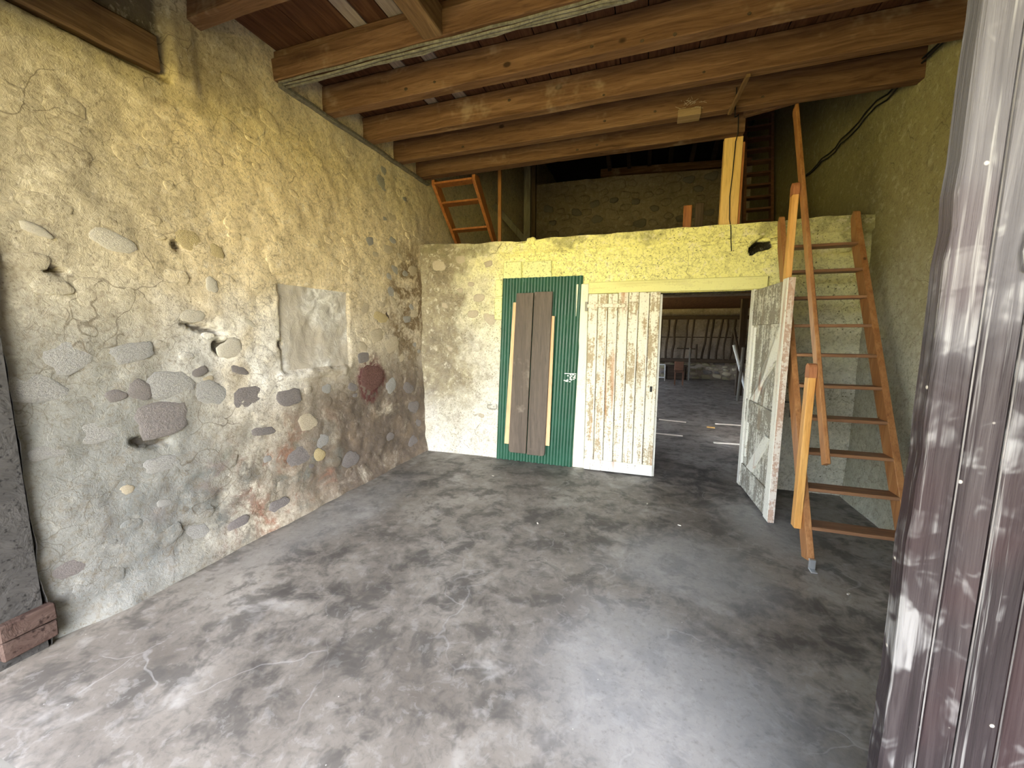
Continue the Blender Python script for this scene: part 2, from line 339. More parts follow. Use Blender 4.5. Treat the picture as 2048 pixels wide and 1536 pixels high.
def add_tube(bm, pts, r, n=8, r1=None):
    pts = [Vector(p) for p in pts]; rings = []
    for i, p in enumerate(pts):
        d = (pts[min(i+1, len(pts)-1)] - pts[max(i-1, 0)]).normalized()
        a = d.orthogonal().normalized() if i == 0 else (last - d*last.dot(d)).normalized(); last = a
        b = d.cross(a); rr = r if r1 is None else r + (r1-r)*i/(len(pts)-1)
        rings.append([bm.verts.new(p + (a*math.cos(2*math.pi*k/n) + b*math.sin(2*math.pi*k/n))*rr) for k in range(n)])
    for i in range(len(pts)-1):
        for k in range(n): bm.faces.new((rings[i][k], rings[i][(k+1) % n], rings[i+1][(k+1) % n], rings[i+1][k]))
    bm.faces.new(rings[0][::-1]); bm.faces.new(rings[-1])
def add_poly(bm, pts, off):                     # flat outline extruded by vector off
    a = [bm.verts.new(Vector(p)) for p in pts]; b = [bm.verts.new(Vector(p)+Vector(off)) for p in pts]; n = len(a)
    bm.faces.new(a); bm.faces.new(b[::-1])
    for k in range(n): bm.faces.new((a[k], b[k], b[(k+1) % n], a[(k+1) % n]))

ORG = {}
def link(name, bm, m, parent=None, org=None, smooth=False):
    me = bpy.data.meshes.new(name)
    bmesh.ops.recalc_face_normals(bm, faces=bm.faces)
    if parent is not None: org = ORG[parent.name]
    org = Vector(org) if org is not None else Vector((0, 0, 0))
    bmesh.ops.translate(bm, verts=bm.verts, vec=-org)
    bm.to_mesh(me); bm.free()
    if smooth:
        for p in me.polygons: p.use_smooth = True
    o = bpy.data.objects.new(name, me); me.materials.append(M[m]); COL.objects.link(o)
    if parent is not None: o.parent = parent
    else: o.location = org
    ORG[o.name] = org
    return o
def empty(name, loc):
    o = bpy.data.objects.new(name, None); COL.objects.link(o); o.location = loc; o.empty_display_size = .1
    ORG[o.name] = Vector(loc); return o
def tag(o, label=None, cat=None, group=None, kind=None):
    if label: o['label'] = label
    if cat: o['category'] = cat
    if group: o['group'] = group
    if kind: o['kind'] = kind
    return o
def struct(o, label=None, cat=None): return tag(o, label, cat, None, 'structure')
def boxo(name, dims, m, parent=None, bev=0., org=None, jit=0.):
    bm = BM(); add_box(bm, *dims, bev, jit); return link(name, bm, m, parent, org)

fb = lambda p, o=5: noise.fractal(Vector(p), 1.0, 2.0, o)
def grid(bm, us, vs, fn, holes=()):             # fn(u, v) -> Vector ; holes = rectangles in u, v
    V = [[bm.verts.new(fn(u, v)) for v in vs] for u in us]
    for i in range(len(us)-1):
        for j in range(len(vs)-1):
            uc, vc = (us[i]+us[i+1])/2, (vs[j]+vs[j+1])/2
            if any(a < uc < b and c < vc < d for a, b, c, d in holes): continue
            bm.faces.new((V[i][j], V[i+1][j], V[i+1][j+1], V[i][j+1]))
    for v in [v for v in bm.verts if not v.link_faces]: bm.verts.remove(v)
def lin(a, b, n): return [a + (b-a)*i/n for i in range(n+1)]
def sm(a, b, x):
    t = max(0, min(1, (x-a)/(b-a))); return t*t*(3-2*t)

# ------------------------------------------------------------------ the setting
XL, XR, YB, ZJ, ZD = -2.79, 1.85, 4.55, 3.45, 3.68
bm = BM()
grid(bm, lin(-3.0, 3.6, 66), lin(0.6, 15.6, 150), lambda x, y: Vector((x, y, .006*fb((x*.8, y*.8, 0), 3))))
struct(link('floor', bm, 'floor', smooth=True), 'worn grey concrete floor, stained dark in patches', 'floor')
gr = boxo('ground', (-40, 40, -40, 60, -.32, -.03), 'grass'); struct(gr, 'sunlit grass outside the barn', 'ground')
boxo('unseen_gravel_apron', (-6, 5, -2.6, .62, -.03, -.008), 'gravel'); struct(bpy.data.objects['unseen_gravel_apron'], 'unseen gravel apron before the doorway, toned dark to cut bounce light', 'ground')  # unseen apron, its gravel tone darkened to lessen light bounced indoors

# left wall: undulating, with recessed patch, cavities, embedded beam band and coved foot
CAV = [(1.86, 1.575, .13, .022), (1.96, 1.45, .05, .05), (2.04, 1.47, .05, .02), (1.50, .90, .10, .03), (1.75, 2.09, .03, .03), (2.43, 1.46, .025, .03), (3.88, 1.75, .06, .025), (4.1, 1.02, .03, .05), (1.16, 1.86, .05, .02), (4.5, 2.4, .03, .04)]
def left_x(y, z):
    d = .022*fb((0, y*1.1, z*1.1), 4) + .011*fb((5, y*5, z*5), 4)
    d += .055*sm(.22, 0, z)*sm(.9, 1.3, y)
    if z > 2.95:                                # band recessed above the near ledge
        d -= .06*sm(3.02, 3.05, z + .012*fb((0, y*3, 7), 2))*sm(1.80, 1.77, y)
        d += .03*sm(1.76, 1.82, y)*sm(1.98, 1.9, y)*sm(3.0, 3.1, z)
    pe = .02*fb((3, y*6, z*6), 3)
    inp = sm(2.43, 2.45, y+pe)*sm(3.23, 3.19, y+pe + .10*max(0, z-1.75))*sm(1.22, 1.245, z+pe)*sm(1.955, 1.93, z+pe)
    d -= .022*inp
    d += .022*sm(1.14, 1.17, z+pe)*sm(1.245, 1.225, z+pe)*sm(2.36, 2.42, y)*sm(3.2, 3.1, y)
    for (cy, cz, ry, rz) in CAV:
        q = ((y-cy)/ry)**2 + ((z-cz + .25*(y-cy))/rz)**2
        if q < 2.2: d -= .06*sm(1.5, .5, q + .6*fb((y*22, z*22, 3), 2))
    return XL + d
bm = BM()
ys = lin(.95, 4.85, 240)
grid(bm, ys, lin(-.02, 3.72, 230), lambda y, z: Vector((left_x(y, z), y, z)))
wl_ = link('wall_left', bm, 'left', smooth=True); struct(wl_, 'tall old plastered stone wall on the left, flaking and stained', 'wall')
bm = BM()
grid(bm, lin(4.83, 15.6, 90), lin(2.5, 6.6, 36), lambda y, z: Vector((XL + .02*fb((0, y, z), 4), y, z)))
grid(bm, lin(4.83, 15.6, 60), lin(-.02, 2.5, 16), lambda y, z: Vector((XL-.01, y, z)), [(8.5, 14.4, .8, 2.2)])  # unseen side opening, added to let light into the stable
add_box(bm, XL-.5, XL-.06, .6, 8.5, -.3, 6.6); add_box(bm, XL-.5, XL-.06, 14.4, 16, -.3, 6.6)
add_box(bm, XL-.5, XL-.06, 8.5, 14.4, -.3, .8); add_box(bm, XL-.5, XL-.06, 8.5, 14.4, 2.2, 6.6)
link('wall_body', bm, 'left', wl_)

# back wall of the front room with ledge on top
def back_y(x, z):
    d = .014*fb((x*1.3, 2, z*1.3), 4) + .007*fb((x*6, 4, z*6), 4)
    top = sm(2.47, 2.50, z + .02*fb((x*3, 0, 9), 2))
    d += .030*top*sm(-2.0, -1.8, x); d -= .012*sm(.03, 0, abs(z + .02*fb((x*3, 0, 9), 2) - 2.475))*sm(-2.0, -1.8, x)
    d += .02*sm(.12, 0, z)
    q = ((x-.985)/.105)**2 + ((z-2.395 - .03*math.sin(x*20))/.055)**2
    d -= .30*sm(1.3, .6, q + .4*fb((x*20, z*20, 1), 2))
    q2 = ((x-1.01)/.17)**2 + ((z-2.45)/.05)**2; d += .028*sm(1.4, .5, q2)*sm(1.2, 1.6, q)
    return YB - d
def back_pt(x, z):
    if z > 2.6: z = z + .016*fb((x*3, 7, 0), 3) + .045*sm(-2.0, -2.6, x) - .012*sm(-1.6, -1.4, x)*sm(-1.0, -1.2, x)
    return Vector((x, back_y(x, z), z))
bm = BM()
hz = [(-.02, .955, -1, 1.985)]
grid(bm, sorted(lin(XL-.02, -.02, 185)[:-1] + lin(-.02, .955, 60)[:-1] + lin(.955, 1.87, 75)), sorted(lin(-.02, 1.985, 110)[:-1] + lin(1.985, 2.62, 42)), back_pt, hz)
wb = link('wall_back', bm, 'back', smooth=True); struct(wb, 'limewashed partition wall with broken ledge top, yellow limewash and painted bounce light above, white below', 'wall')
bm = BM()
T = 4.88
add_box(bm, XL-.02, -.02, YB+.012, T, -.2, 2.56); add_box(bm, 1.045, 1.87, YB+.315, T, -.2, 2.56); add_box(bm, -.03, .88, YB+.012, T, 1.985, 2.56); add_box(bm, .88, 1.045, YB+.315, T, 2.05, 2.56)
add_box(bm, 1.045, 1.87, YB+.03, YB+.32, -.2, 2.28); add_box(bm, .88, 1.045, YB+.03, YB+.32, 2.0, 2.28)
grid(bm, lin(XL-.02, 1.87, 120), lin(YB-.01, T, 8), lambda x, y: Vector((x, y - (.0 if y > YB else back_y(x, 2.62)*0), back_pt(x, 2.62).z - .004 + .01*fb((x*4, y*6, 0), 3)*sm(YB, YB+.1, y))))
link('wall_body', bm, 'back', wb)

# right wall
bm = BM()
grid(bm, lin(1.05, 9.9, 160), lin(-.02, 5.9, 90), lambda y, z: Vector((XR + .018*fb((9, y*1.2, z*1.2), 4) - .03*sm(.1, 0, z), y, z)), [(4.9, 10, -1, 2.5)])
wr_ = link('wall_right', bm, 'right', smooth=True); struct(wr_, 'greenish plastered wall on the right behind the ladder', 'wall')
bm = BM(); add_box(bm, XR+.05, XR+.5, .6, 4.9, -.3, 5.9); add_box(bm, XR+.05, XR+.5, 4.9, 16, 2.5, 6.6); add_box(bm, XR+.05, XR+.5, .6, 4.95, 5.8, 6.6); link('wall_body', bm, 'right', wr_)
# front wall around the doorway
bm = BM()
grid(bm, lin(XL-.1, -2.752, 4), lin(-.02, 3.1, 80), lambda x, z: Vector((x, .965 + .02*fb((x*5, 1, z*4), 3), z)))
add_box(bm, XL-.5, -2.75, .62, .955, -.2, 3.15); add_box(bm, 1.0, 5.3, .62, .955, -.2, 3.15); add_box(bm, XL-.5, XR+.5, .62, .955, 2.92, 6.0)
wf = link('wall_front', bm, 'pier'); struct(wf, 'masonry wall around the open doorway', 'wall')
for i, (z0, z1, pr) in enumerate(((.05, .135, .022), (.145, .225, .03))):
    boxo('brick', (-2.83, -2.725+pr*.4, .80, .985, z0, z1), 'brick', wf, .006, jit=.004)
# shell of the rest of the barn
bm = BM(); add_box(bm, XL-.5, 3.9, 15.6, 15.9, -.3, 6.6); add_box(bm, 3.4, 3.9, 4.9, 15.6, -.3, 2.5)
grid(bm, lin(XL, 3.45, 90), lin(-.02, 2.5, 50), lambda x, z: Vector((x, 15.42 + .03*fb((x*3, 0, z*3), 4), z)))
wbr = link('wall_stable', bm, 'dim'); struct(wbr, 'dim rubble stone end wall of the stable beyond the doorway', 'wall')
bm = BM(); grid(bm, lin(XL, XR, 110), lin(2.45, 5.12, 70), lambda x, z: Vector((x, 9.8 + .05*fb((x*2.2, 3, z*2.2), 5), z)))
add_box(bm, XL-.2, XR+.4, 9.9, 10.1, 2.4, 5.10)
wlo = link('wall_loft', bm, 'dim', smooth=True); struct(wlo, 'rough stone end wall of the dark loft above the ledge', 'wall')
bm = BM(); add_box(bm, XL-.02, 3.5, T, 15.6, 2.44, 2.56); lf = link('floor_loft', bm, 'deck'); struct(lf, 'dark timber loft floor over the stable', 'floor')
bm = BM(); add_box(bm, XL-.6, XR+.6, .3, 16, 6.0, 6.2); add_box(bm, XR, 4.1, 4.7, 16, 2.5, 2.7); struct(link('roof', bm, 'tile'), 'dark roof over the barn', 'roof')
boxo('sky_block_roof', (-5, 5.3, -2.3, .62, 3.05, 3.13), 'dark_wood'); struct(bpy.data.objects['sky_block_roof'], 'added unseen lean-to roof blocking sky light before the doorway', 'roof')  # added out-of-view roof slab keeping sky light off the near floor
boxo('light_block_wing', (5.0, 5.3, -6, .62, -.03, 3.6), 'dark_wood'); struct(bpy.data.objects['light_block_wing'], 'added unseen timber wing blocking side light outside the doorway', 'wall')  # added out-of-view wall keeping side light off the near left wall

# ------------------------------------------------------------------ stones showing in the walls
def stone_mesh(seed):
    rnd = random.Random(seed); bm = BM(); n = 16; e = rnd.uniform(2.0, 3.0)
    rings = []
    for (rr, hh) in ((1.0, -.5), (.95, .55), (.78, .85), (.40, 1.0)):
        ring = []
        for k in range(n):
            a = 2*math.pi*k/n; ca, sa = math.cos(a), math.sin(a)
            r = rr/((abs(ca)**e + abs(sa)**e)**(1/e))*(1 + .38*noise.noise(Vector((ca*.9+seed*3, sa*.9, 0))) + .20*noise.noise(Vector((ca*2.6+seed*5, sa*2.6, 4))))
            ring.append(bm.verts.new((hh + .12*noise.noise(Vector((ca*2, sa*2, seed+rr*3))), ca*r, sa*r)))
        rings.append(ring)
    for i in range(3):
        for k in range(n): bm.faces.new((rings[i][k], rings[i][(k+1) % n], rings[i+1][(k+1) % n], rings[i+1][k]))
    c = bm.verts.new((1.02, 0, 0))
    for k in range(n): bm.faces.new((rings[3][k], rings[3][(k+1) % n], c))
    bmesh.ops.recalc_face_normals(bm, faces=bm.faces)
    me = bpy.data.meshes.new('stone'); bm.to_mesh(me); bm.free()
    for p in me.polygons: p.use_smooth = True
    return me
BASE = [stone_mesh(i) for i in range(9)]
MESH = {}
def put_stone(parent, mat, loc, ru, rz, h, rot, face):
    k = (random.randrange(9), mat)
    if k not in MESH:
        me = BASE[k[0]].copy(); me.materials.clear(); me.materials.append(M[mat]); MESH[k] = me
    o = bpy.data.objects.new('stone', MESH[k]); COL.objects.link(o); o.parent = parent
    q = Matrix.Rotation({'x': 0, '-y': -math.pi/2}[face], 4, 'Z') @ Matrix.Rotation(rot, 4, 'X') @ Matrix.Diagonal((h, ru, rz, 1))
    q.translation = Vector(loc); o.matrix_local = q
placed = []
def lstone(y, z, ry, rz, mat, h=.014, rot=None, force=False):
    if not force and any(abs(y-a) < (ry+c)*.92 and abs(z-b) < (rz+d)*.92 for a, b, c, d in placed): return False
    placed.append((y, z, ry, rz))
    put_stone(wl_, mat, (left_x(y, z)-.003, y, z), ry, rz, h*.62, random.uniform(-.35, .35) if rot is None else rot, 'x'); return True
# the stones the photograph shows singly
for s in ((1.79, 1.655, .075, .045, 'st_lime', .016, .1), (1.93, 1.87, .04, .05, 'st_lime'), (1.63, 1.235, .13, .085, 'st_grey', .02, .2), (1.57, 1.01, .13, .11, 'st_dark', .022), (1.46, 1.43, .10, .055, 'st_grey'),
          (1.19, 1.42, .10, .08, 'st_grey'), (1.88, 1.14, .12, .08, 'st_grey', .018), (1.36, 1.20, .05, .035, 'st_dark'), (2.08, 1.28, .07, .03, 'st_dark', .014, -.3), (1.13, 2.03, .06, .025, 'st_lime', .02, -.3),
          (1.42, 2.04, .10, .055, 'st_lime', .022, -.2), (3.52, 1.08, .17, .14, 'st_maroon', .018), (1.47, 1.22, .06, .06, 'st_dark'), (2.02, 1.43, .09, .07, 'st_lime', .02, .5), (1.99, 2.1, .05, .045, 'st_warm'),
          (1.80, 2.14, .08, .065, 'st_warm', .012), (2.18, 1.62, .05, .02, 'st_lime', .008, -.5), (1.53, .75, .10, .05, 'st_grey'), (2.55, .50, .13, .09, 'st_dark'), (2.75, .45, .07, .06, 'st_warm', .02), (2.22, .80, .10, .035, 'st_dark'),
          (3.15, .30, .12, .08, 'st_dark'), (3.62, 1.52, .10, .07, 'st_tan', .02), (3.88, 1.42, .14, .09, 'st_tan', .02), (3.7, 1.72, .12, .06, 'st_warm', .02), (4.2, .88, .11, .07, 'st_dark', .02), (4.3, .62, .12, .08, 'st_dark', .02), (3.85, .95, .1, .08, 'st_grey', .02)):
    y, z, ry, rz, mt = s[:5]; lstone(y, z, ry, rz, mt, s[5] if len(s) > 5 else .015, s[6] if len(s) > 6 else None, True)
n = 0
for t in range(6000):
    if n > 190: break
    y, z = random.uniform(1.05, 4.5), random.uniform(.12, 3.3)
    if 2.33 < y < 3.30 and 1.1 < z < 2.03: continue
    if z > 2.9 and y < 2.0: continue
    dens = .35 + .65*sm(2.9, 3.7, y)*sm(3.0, 2.2, z) + .35*sm(1.6, .9, z)
    if random.random() > dens: continue
    ry = random.uniform(.035, .12); rz = ry*random.uniform(.5, .85)
    if z < 1.15 and y > 2.9: mt = random.choice(['left', 'left', 'left', 'st_dark'])
    elif z < 1.3: mt = random.choice(['st_grey', 'left', 'left', 'st_tan', 'st_dark'])
    elif y > 3.4: mt = random.choice(['st_tan', 'left', 'left', 'st_grey'])
    else: mt = 'left'
    if lstone(y, z, ry, rz, mt, random.uniform(.009, .017)): n += 1
# back wall corner and under the ledge
bp = []
for t in range(900):
    if len(bp) > 42: break
    x, z = random.uniform(-2.72, -1.85), random.uniform(.3, 2.5); r = random.uniform(.035, .10)
    if any(abs(x-a) < r+c and abs(z-b) < (r+c)*.8 for a, b, c in bp): continue
    bp.append((x, z, r)); put_stone(wb, random.choice(['back', 'back', 'st_tan']), (x, back_y(x, z)+.004, z), r, r*.7, .013, random.uniform(-.4, .4), '-y')
for (x, z, a, b) in ((.80, 2.43, .085, .02), (1.12, 2.44, .06, .03), (1.17, 2.36, .06, .035), (1.66, 2.35, .055, .06), (1.70, 2.55, .05, .04), (1.05, 2.47, .09, .022), (-1.32, 2.6, .05, .04)):
    put_stone(wb, 'back', (x, back_y(x, z)+.004, z), a, b, .03, .1, '-y')
# dressed blocks above the sheet and its outlined quoins
for (x0, x1, z0, z1) in ((-1.665, -1.438, 2.19, 2.385), (-1.422, -1.08, 2.19, 2.378), (-1.76, -1.675, 1.99, 2.19), (-1.775, -1.68, 1.72, 1.975)):
    boxo('stone_block', (x0, x1, 4.523, 4.58, z0, z1), 'block', wb, .008, jit=.003)
# loft and stable rubble that can be told apart
lp = []
for t in range(3000):
    if len(lp) > 110: break
    x, z = random.uniform(-2.5, 1.4), random.uniform(3.5, 4.95); r = random.uniform(.09, .19)
    if any(abs(x-a) < (r+c)*.95 and abs(z-b) < (r+c)*.7 for a, b, c in lp): continue
    lp.append((x, z, r)); put_stone(wlo, random.choice(['dim', 'dim', 'dim', 'st_dark']), (x, 9.8 + .05*fb((x*2.2, 3, z*2.2), 5)+.01, z), r, r*.66, .045, random.uniform(-.3, .3), '-y')
sp_ = []
for t in range(3000):
    if len(sp_) > 60: break
    x, z = random.uniform(.2, 3.3), random.uniform(.02, .56); r = random.uniform(.08, .20)
    if any(abs(x-a) < (r+c)*.9 and abs(z-b) < (r+c)*.5 for a, b, c in sp_): continue
    sp_.append((x, z, r)); put_stone(wbr, random.choice(['st_rub', 'st_rub', 'st_tan', 'st_dark']), (x, 15.42, z), r, r*.5, .07, random.uniform(-.3, .3), '-y')
bm = BM(); grid(bm, lin(2.455, 3.19, 40), lin(1.245, 1.94, 36), lambda y, z: Vector((left_x(y, z)+.004+.004*fb((y*14, z*14, 0), 3), y, z)))
tag(link('render_patch', bm, 'patch', wl_, smooth=True), 'rough grey render filling an old opening')
bm = BM(); add_beam(bm, (XL-.035, .98, 3.14), (XL-.035, 1.74, 3.17), .07, .20, (0, 0, 1), .012, 6, .004); tag(link('embedded_beam', bm, 'joist_y', wl_), 'plastered brown beam set into the wall')
bm = BM(); add_beam(bm, (XL+.028, 2.55, 3.437), (XL+.034, 4.72, 3.437), .05, .028, (0, 0, 1), .004, 14, .004); tag(link('wall_plate', bm, 'grey_wood', wl_), 'thin weathered batten under the joist ends')

# ------------------------------------------------------------------ deck and joists overhead
cl = empty('ceiling', (-.5, 2.8, ZD)); struct(cl, 'dark board deck of the upper floor on timber joists', 'ceiling')
x = XL
bx = [-2.79, -2.42, -2.062, -1.95, -1.779, -1.66]
while bx[-1] < 1.80: bx.append(bx[-1] + random.uniform(.15, .21))
bx[-1] = XR+.02
for i in range(len(bx)-1):
    y1 = 4.66 if bx[i+1] < .80 else 4.12
    z = ZD + random.uniform(0, .004)
    pale = i in (2, 4)
    o = boxo('deck_board', (bx[i]+.003, bx[i+1]-.003, .96, y1, z, z+.028), 'deck_pale' if pale else 'deck', cl, .003)
def joist(y0, y1, x0, x1, label, z0=ZJ, z1=ZD-.006, m='joist'):
    bm = BM(); add_beam(bm, (x0, (y0+y1)/2, (z0+z1)/2), (x1, (y0+y1)/2, (z0+z1)/2), y1-y0, z1-z0, (0, 0, 1), .006, 10, .003)
    e = empty('joist', (0, (y0+y1)/2, z0)); link('timber', bm, m, e)
    tag(e, label, 'joist', 'timber joists carrying the upper floor'); return e
joist(1.42, 1.52, XL-.03, XR+.05, 'brown timber joist hidden nearest the doorway')
joist(1.90, 2.00, XL-.03, XR+.05, 'brown timber joist cut off by the top left edge of the photo')
big = joist(2.515, 2.615, XL-.03, XR+.05, 'heavy red-brown beam with frayed laths along its lower edge', ZJ, 3.606)
boxo('ledger_strip', (XL-.02, XR+.05, 2.545, 2.615, 3.610, 3.676), 'joist', big, .008)
for (dy, dz, r) in ((.0, -.010, .009), (.028, -.014, .008), (.056, -.012, .010), (.075, -.004, .008)):
    bm = BM(); pts = [(x, 2.535+dy+random.uniform(-.006, .006), ZJ+dz+random.uniform(-.004, .004)) for x in lin(XL+.04, 1.8, 34)]
    add_tube(bm, pts, r, 6); link('lath', bm, 'grey_wood', big)
J2 = joist(3.005, 3.10, XL-.03, XR+.05, 'brown joist directly behind the heavy lath-edged beam')
J3 = joist(3.535, 3.625, XL-.03, XR+.05, 'brown joist midway, fourth from the ledge wall up')
J4 = joist(4.035, 4.13, XL-.03, XR+.05, 'brown joist with a short splice block, second last before the loft')
J5 = joist(4.50, 4.62, XL-.03, .765, 'last brown joist, ending on the yellow post over the ledge')
# dark round knots that stand out on the faces
def knot(par, x, y, z, r):
    bm = BM(); c = bmesh.ops.create_cone(bm, cap_ends=True, segments=12, radius1=r, radius2=r*.75, depth=.006)
    bmesh.ops.rotate(bm, verts=bm.verts, matrix=Matrix.Rotation(math.pi/2, 3, 'X') @ Matrix.Diagonal((1, .8, 1)).to_3x3())
    bmesh.ops.translate(bm, verts=bm.verts, vec=(x, y, z)); link('knot', bm, 'dark_wood', par)
for (x, z) in ((-1.94, 3.50), (-1.68, 3.505), (-.46, 3.505), (-.13, 3.47), (.07, 3.465), (.49, 3.49), (.93, 3.47)): knot(J2, x, 3.003, z, random.uniform(.011, .018))
for (x, z) in ((-1.245, 3.57), (-.434, 3.47), (.3, 3.50)): knot(J3, x, 3.533, z, random.uniform(.010, .016))
for (x, z) in ((-.481, 3.517), (-1.936, 3.493), (-.04, 3.527), (.8, 3.5)): knot(J4, x, 4.033, z, random.uniform(.010, .016))
for (x, z) in ((-.608, 3.52), (-.814, 3.50)): knot(J5, x, 4.498, z, .015)
tag(boxo('splice_block', (.152, .338, 4.015, 4.14, 3.438, 3.50), 'splice', J4, .004), 'pale splice block with cobweb')
bm = BM()
for i in range(26):
    a = Vector((random.uniform(.16, .36), 4.012, random.uniform(3.49, 3.56))); add_tube(bm, [a, a+Vector((random.uniform(-.05, .05), -.01, random.uniform(-.02, .03)))], .0012, 4)
tag(link('cobweb', bm, 'web', J4), 'dusty pale cobweb', kind='stuff')
e = empty('trimmer', (-1.41, 2.25, ZJ)); bm = BM(); add_beam(bm, (-1.411, 2.0, 3.535), (-1.411, 2.515, 3.535), .142, .17, (0, 0, 1), .006); link('timber', bm, 'joist_y', e)
tag(e, 'short grey-brown trimmer butting into the heavy beam', 'timber')
e = empty('batten', (.57, 3.8, 3.4)); bm = BM(); add_beam(bm, (.60, 3.55, 3.428), (.565, 4.07, 3.428), .03, .024, (0, 0, 1), .003); link('strip', bm, 'joist_y', e)
tag(e, 'thin hanging batten bridging two joists above the yellow post', 'batten')
e = empty('header_board', (1.0, 4.27, 3.5)); bm = BM(); add_beam(bm, (.72, 4.34, 3.55), (1.30, 4.18, 3.56), .05, .10, (0, 0, 1), .004); link('timber', bm, 'joist', e)
tag(e, 'short skewed board at the ladder hatch edge', 'board')

# ------------------------------------------------------------------ post on the ledge, stubs, cord
e = empty('post', (.69, 4.66, 2.60))
bm = BM(); add_box(bm, .612, .775, 4.60, 4.68, 2.60, 3.455, .004); link('timber', bm, 'post', e)
boxo('packing_strip', (.777, .797, 4.61, 4.68, 2.60, 3.40), 'ladder_r', e, .002)
tag(e, 'pale yellow square post standing on the ledge under the last joist', 'post')
for (x0, x1, y, z1, t, lb) in ((.285, .368, 4.76, 2.905, .01, 'short brown board end upright behind the ledge, left of a darker one'), (.400, .483, 4.76, 2.918, -.01, 'short dark board end upright behind the ledge, nearest the yellow post')):
    e = empty('board_stub', ((x0+x1)/2, y, 2.58)); bm = BM(); add_box(bm, x0, x1, y, y+.03, 2.585, z1, .006)
    link('board', bm, 'ladder_r' if t > 0 else 'dark_wood_z', e); tag(e, lb, 'board')
bm = BM()
cp = [(.60, 4.020, 3.60), (.60, 4.018, 3.52), (.60, 4.02, 3.425), (.62, 4.14, 3.425), (.66, 4.30, 3.50), (.70, 4.488, 3.60), (.705, 4.488, 3.50), (.706, 4.486, 3.43), (.708, 4.588, 3.405), (.70, 4.592, 3.1), (.69, 4.592, 2.9), (.700, 4.58, 2.68), (.705, 4.515, 2.60), (.715, 4.505, 2.45), (.725, 4.50, 2.36)]
add_tube(bm, cp, .0045, 6); o = link('cord', bm, 'cord', org=(.7, 4.5, 2.35)); tag(o, 'black cord running down the yellow post onto the ledge wall', 'cord')
e = empty('wall_cable', (XR, 5, 3.5))
for dz in (0, -.05):
    bm = BM(); pts = []
    for i in range(19):
        t = i/18; y = 6.68 + (3.66-6.68)*t; z = 3.60 - .02*math.sin(t*math.pi) + dz*math.sin(t*math.pi*.9) + (.05 if .5 < t < .7 else 0)*.5 - .10*max(0, t-.8)*2
        pts.append((XR-.03 + .008*math.sin(i*2.1), y, z+.012*math.sin(i*1.7)))
    add_tube(bm, pts, .007, 6); link('strand', bm, 'cord', e)
tag(e, 'black twin cable along the right wall beside the loft', 'cable')

# ------------------------------------------------------------------ main ladder
def ylad(z): return 2.964 + .53*z
L = empty('loft_ladder', (1.35, 3.0, 0)); tag(L, 'orange pine loft ladder with a handrail leaning on the ledge', 'ladder')
u = Vector((0, .53, 1)).normalized(); nrm = Vector((0, -1, .53)).normalized()
for (x0, x1) in ((1.068, 1.108), (1.618, 1.660)):
    bm = BM(); pts = [(x0, ylad(.055), .055), (x0, ylad(2.46), 2.46), (x0, ylad(2.46)+.055, 2.60), (x0, ylad(2.46)+.085, 2.615), (x0, ylad(2.46)+.125, 2.56), (x0, ylad(2.30)+.130, 2.30), (x0, ylad(.02)+.135, .02)]
    add_poly(bm, pts, (x1-x0, 0, 0)); bmesh.ops.bevel(bm, geom=list(bm.edges), offset=.003, segments=1, affect='EDGES'); link('stringer', bm, 'ladder_z', L)
for k in range(10):
    z = .252 + .2305*k
    bm = BM(); add_box(bm, 1.106, 1.622, ylad(z)-.004, ylad(z)+.128, z-.024, z, .003); link('tread', bm, 'ladder_x', L)
def ray_rail(z): return 2.91 + .473*(z-.734)
bm = BM(); a = Vector((1.083, ray_rail(.745), .745)); b = Vector((1.083, ray_rail(3.45), 3.45)); add_beam(bm, a, b, .026, .075, (0, -1, .5), .004)
tag(link('handrail', bm, 'ladder_z', L), 'long sloping orange handrail')
for (yc, z0, z1) in ((3.185, .20, 1.36), (3.875, 1.62, 2.745)):
    bm = BM(); pts = [(1.022, yc-.035, z0), (1.022, yc+.035, z0), (1.022, yc+.035, z1-.095), (1.022, yc-.035, z1-.095)]
    add_poly(bm, pts, (.044, 0, 0)); bmesh.ops.bevel(bm, geom=list(bm.edges), offset=.003, segments=1, affect='EDGES')
    p = link('handrail_post', bm, 'rail', L); p['label'] = 'honey yellow handrail post'
    bm = BM(); q = [(1.021, yc+.036*math.cos(t), z1-.036+.036*math.sin(t)) for t in lin(0, math.pi, 8)] + [(1.021, yc-.036, z1-.095), (1.021, yc+.036, z1-.095)]
    add_poly(bm, q, (.046, 0, 0)); c = link('post_cap', bm, 'cap', p); c['label'] = 'rounded red-brown post end'
for x0 in (1.088, 1.639):
    bm = BM(); add_box(bm, x0-.018, x0+.018, 2.972, 2.992, .012, .075, .002); add_box(bm, x0-.018, x0+.018, 2.93, 2.992, .004, .012, .002); link('foot_bracket', bm, 'steel', L)['label'] = 'galvanised foot bracket'

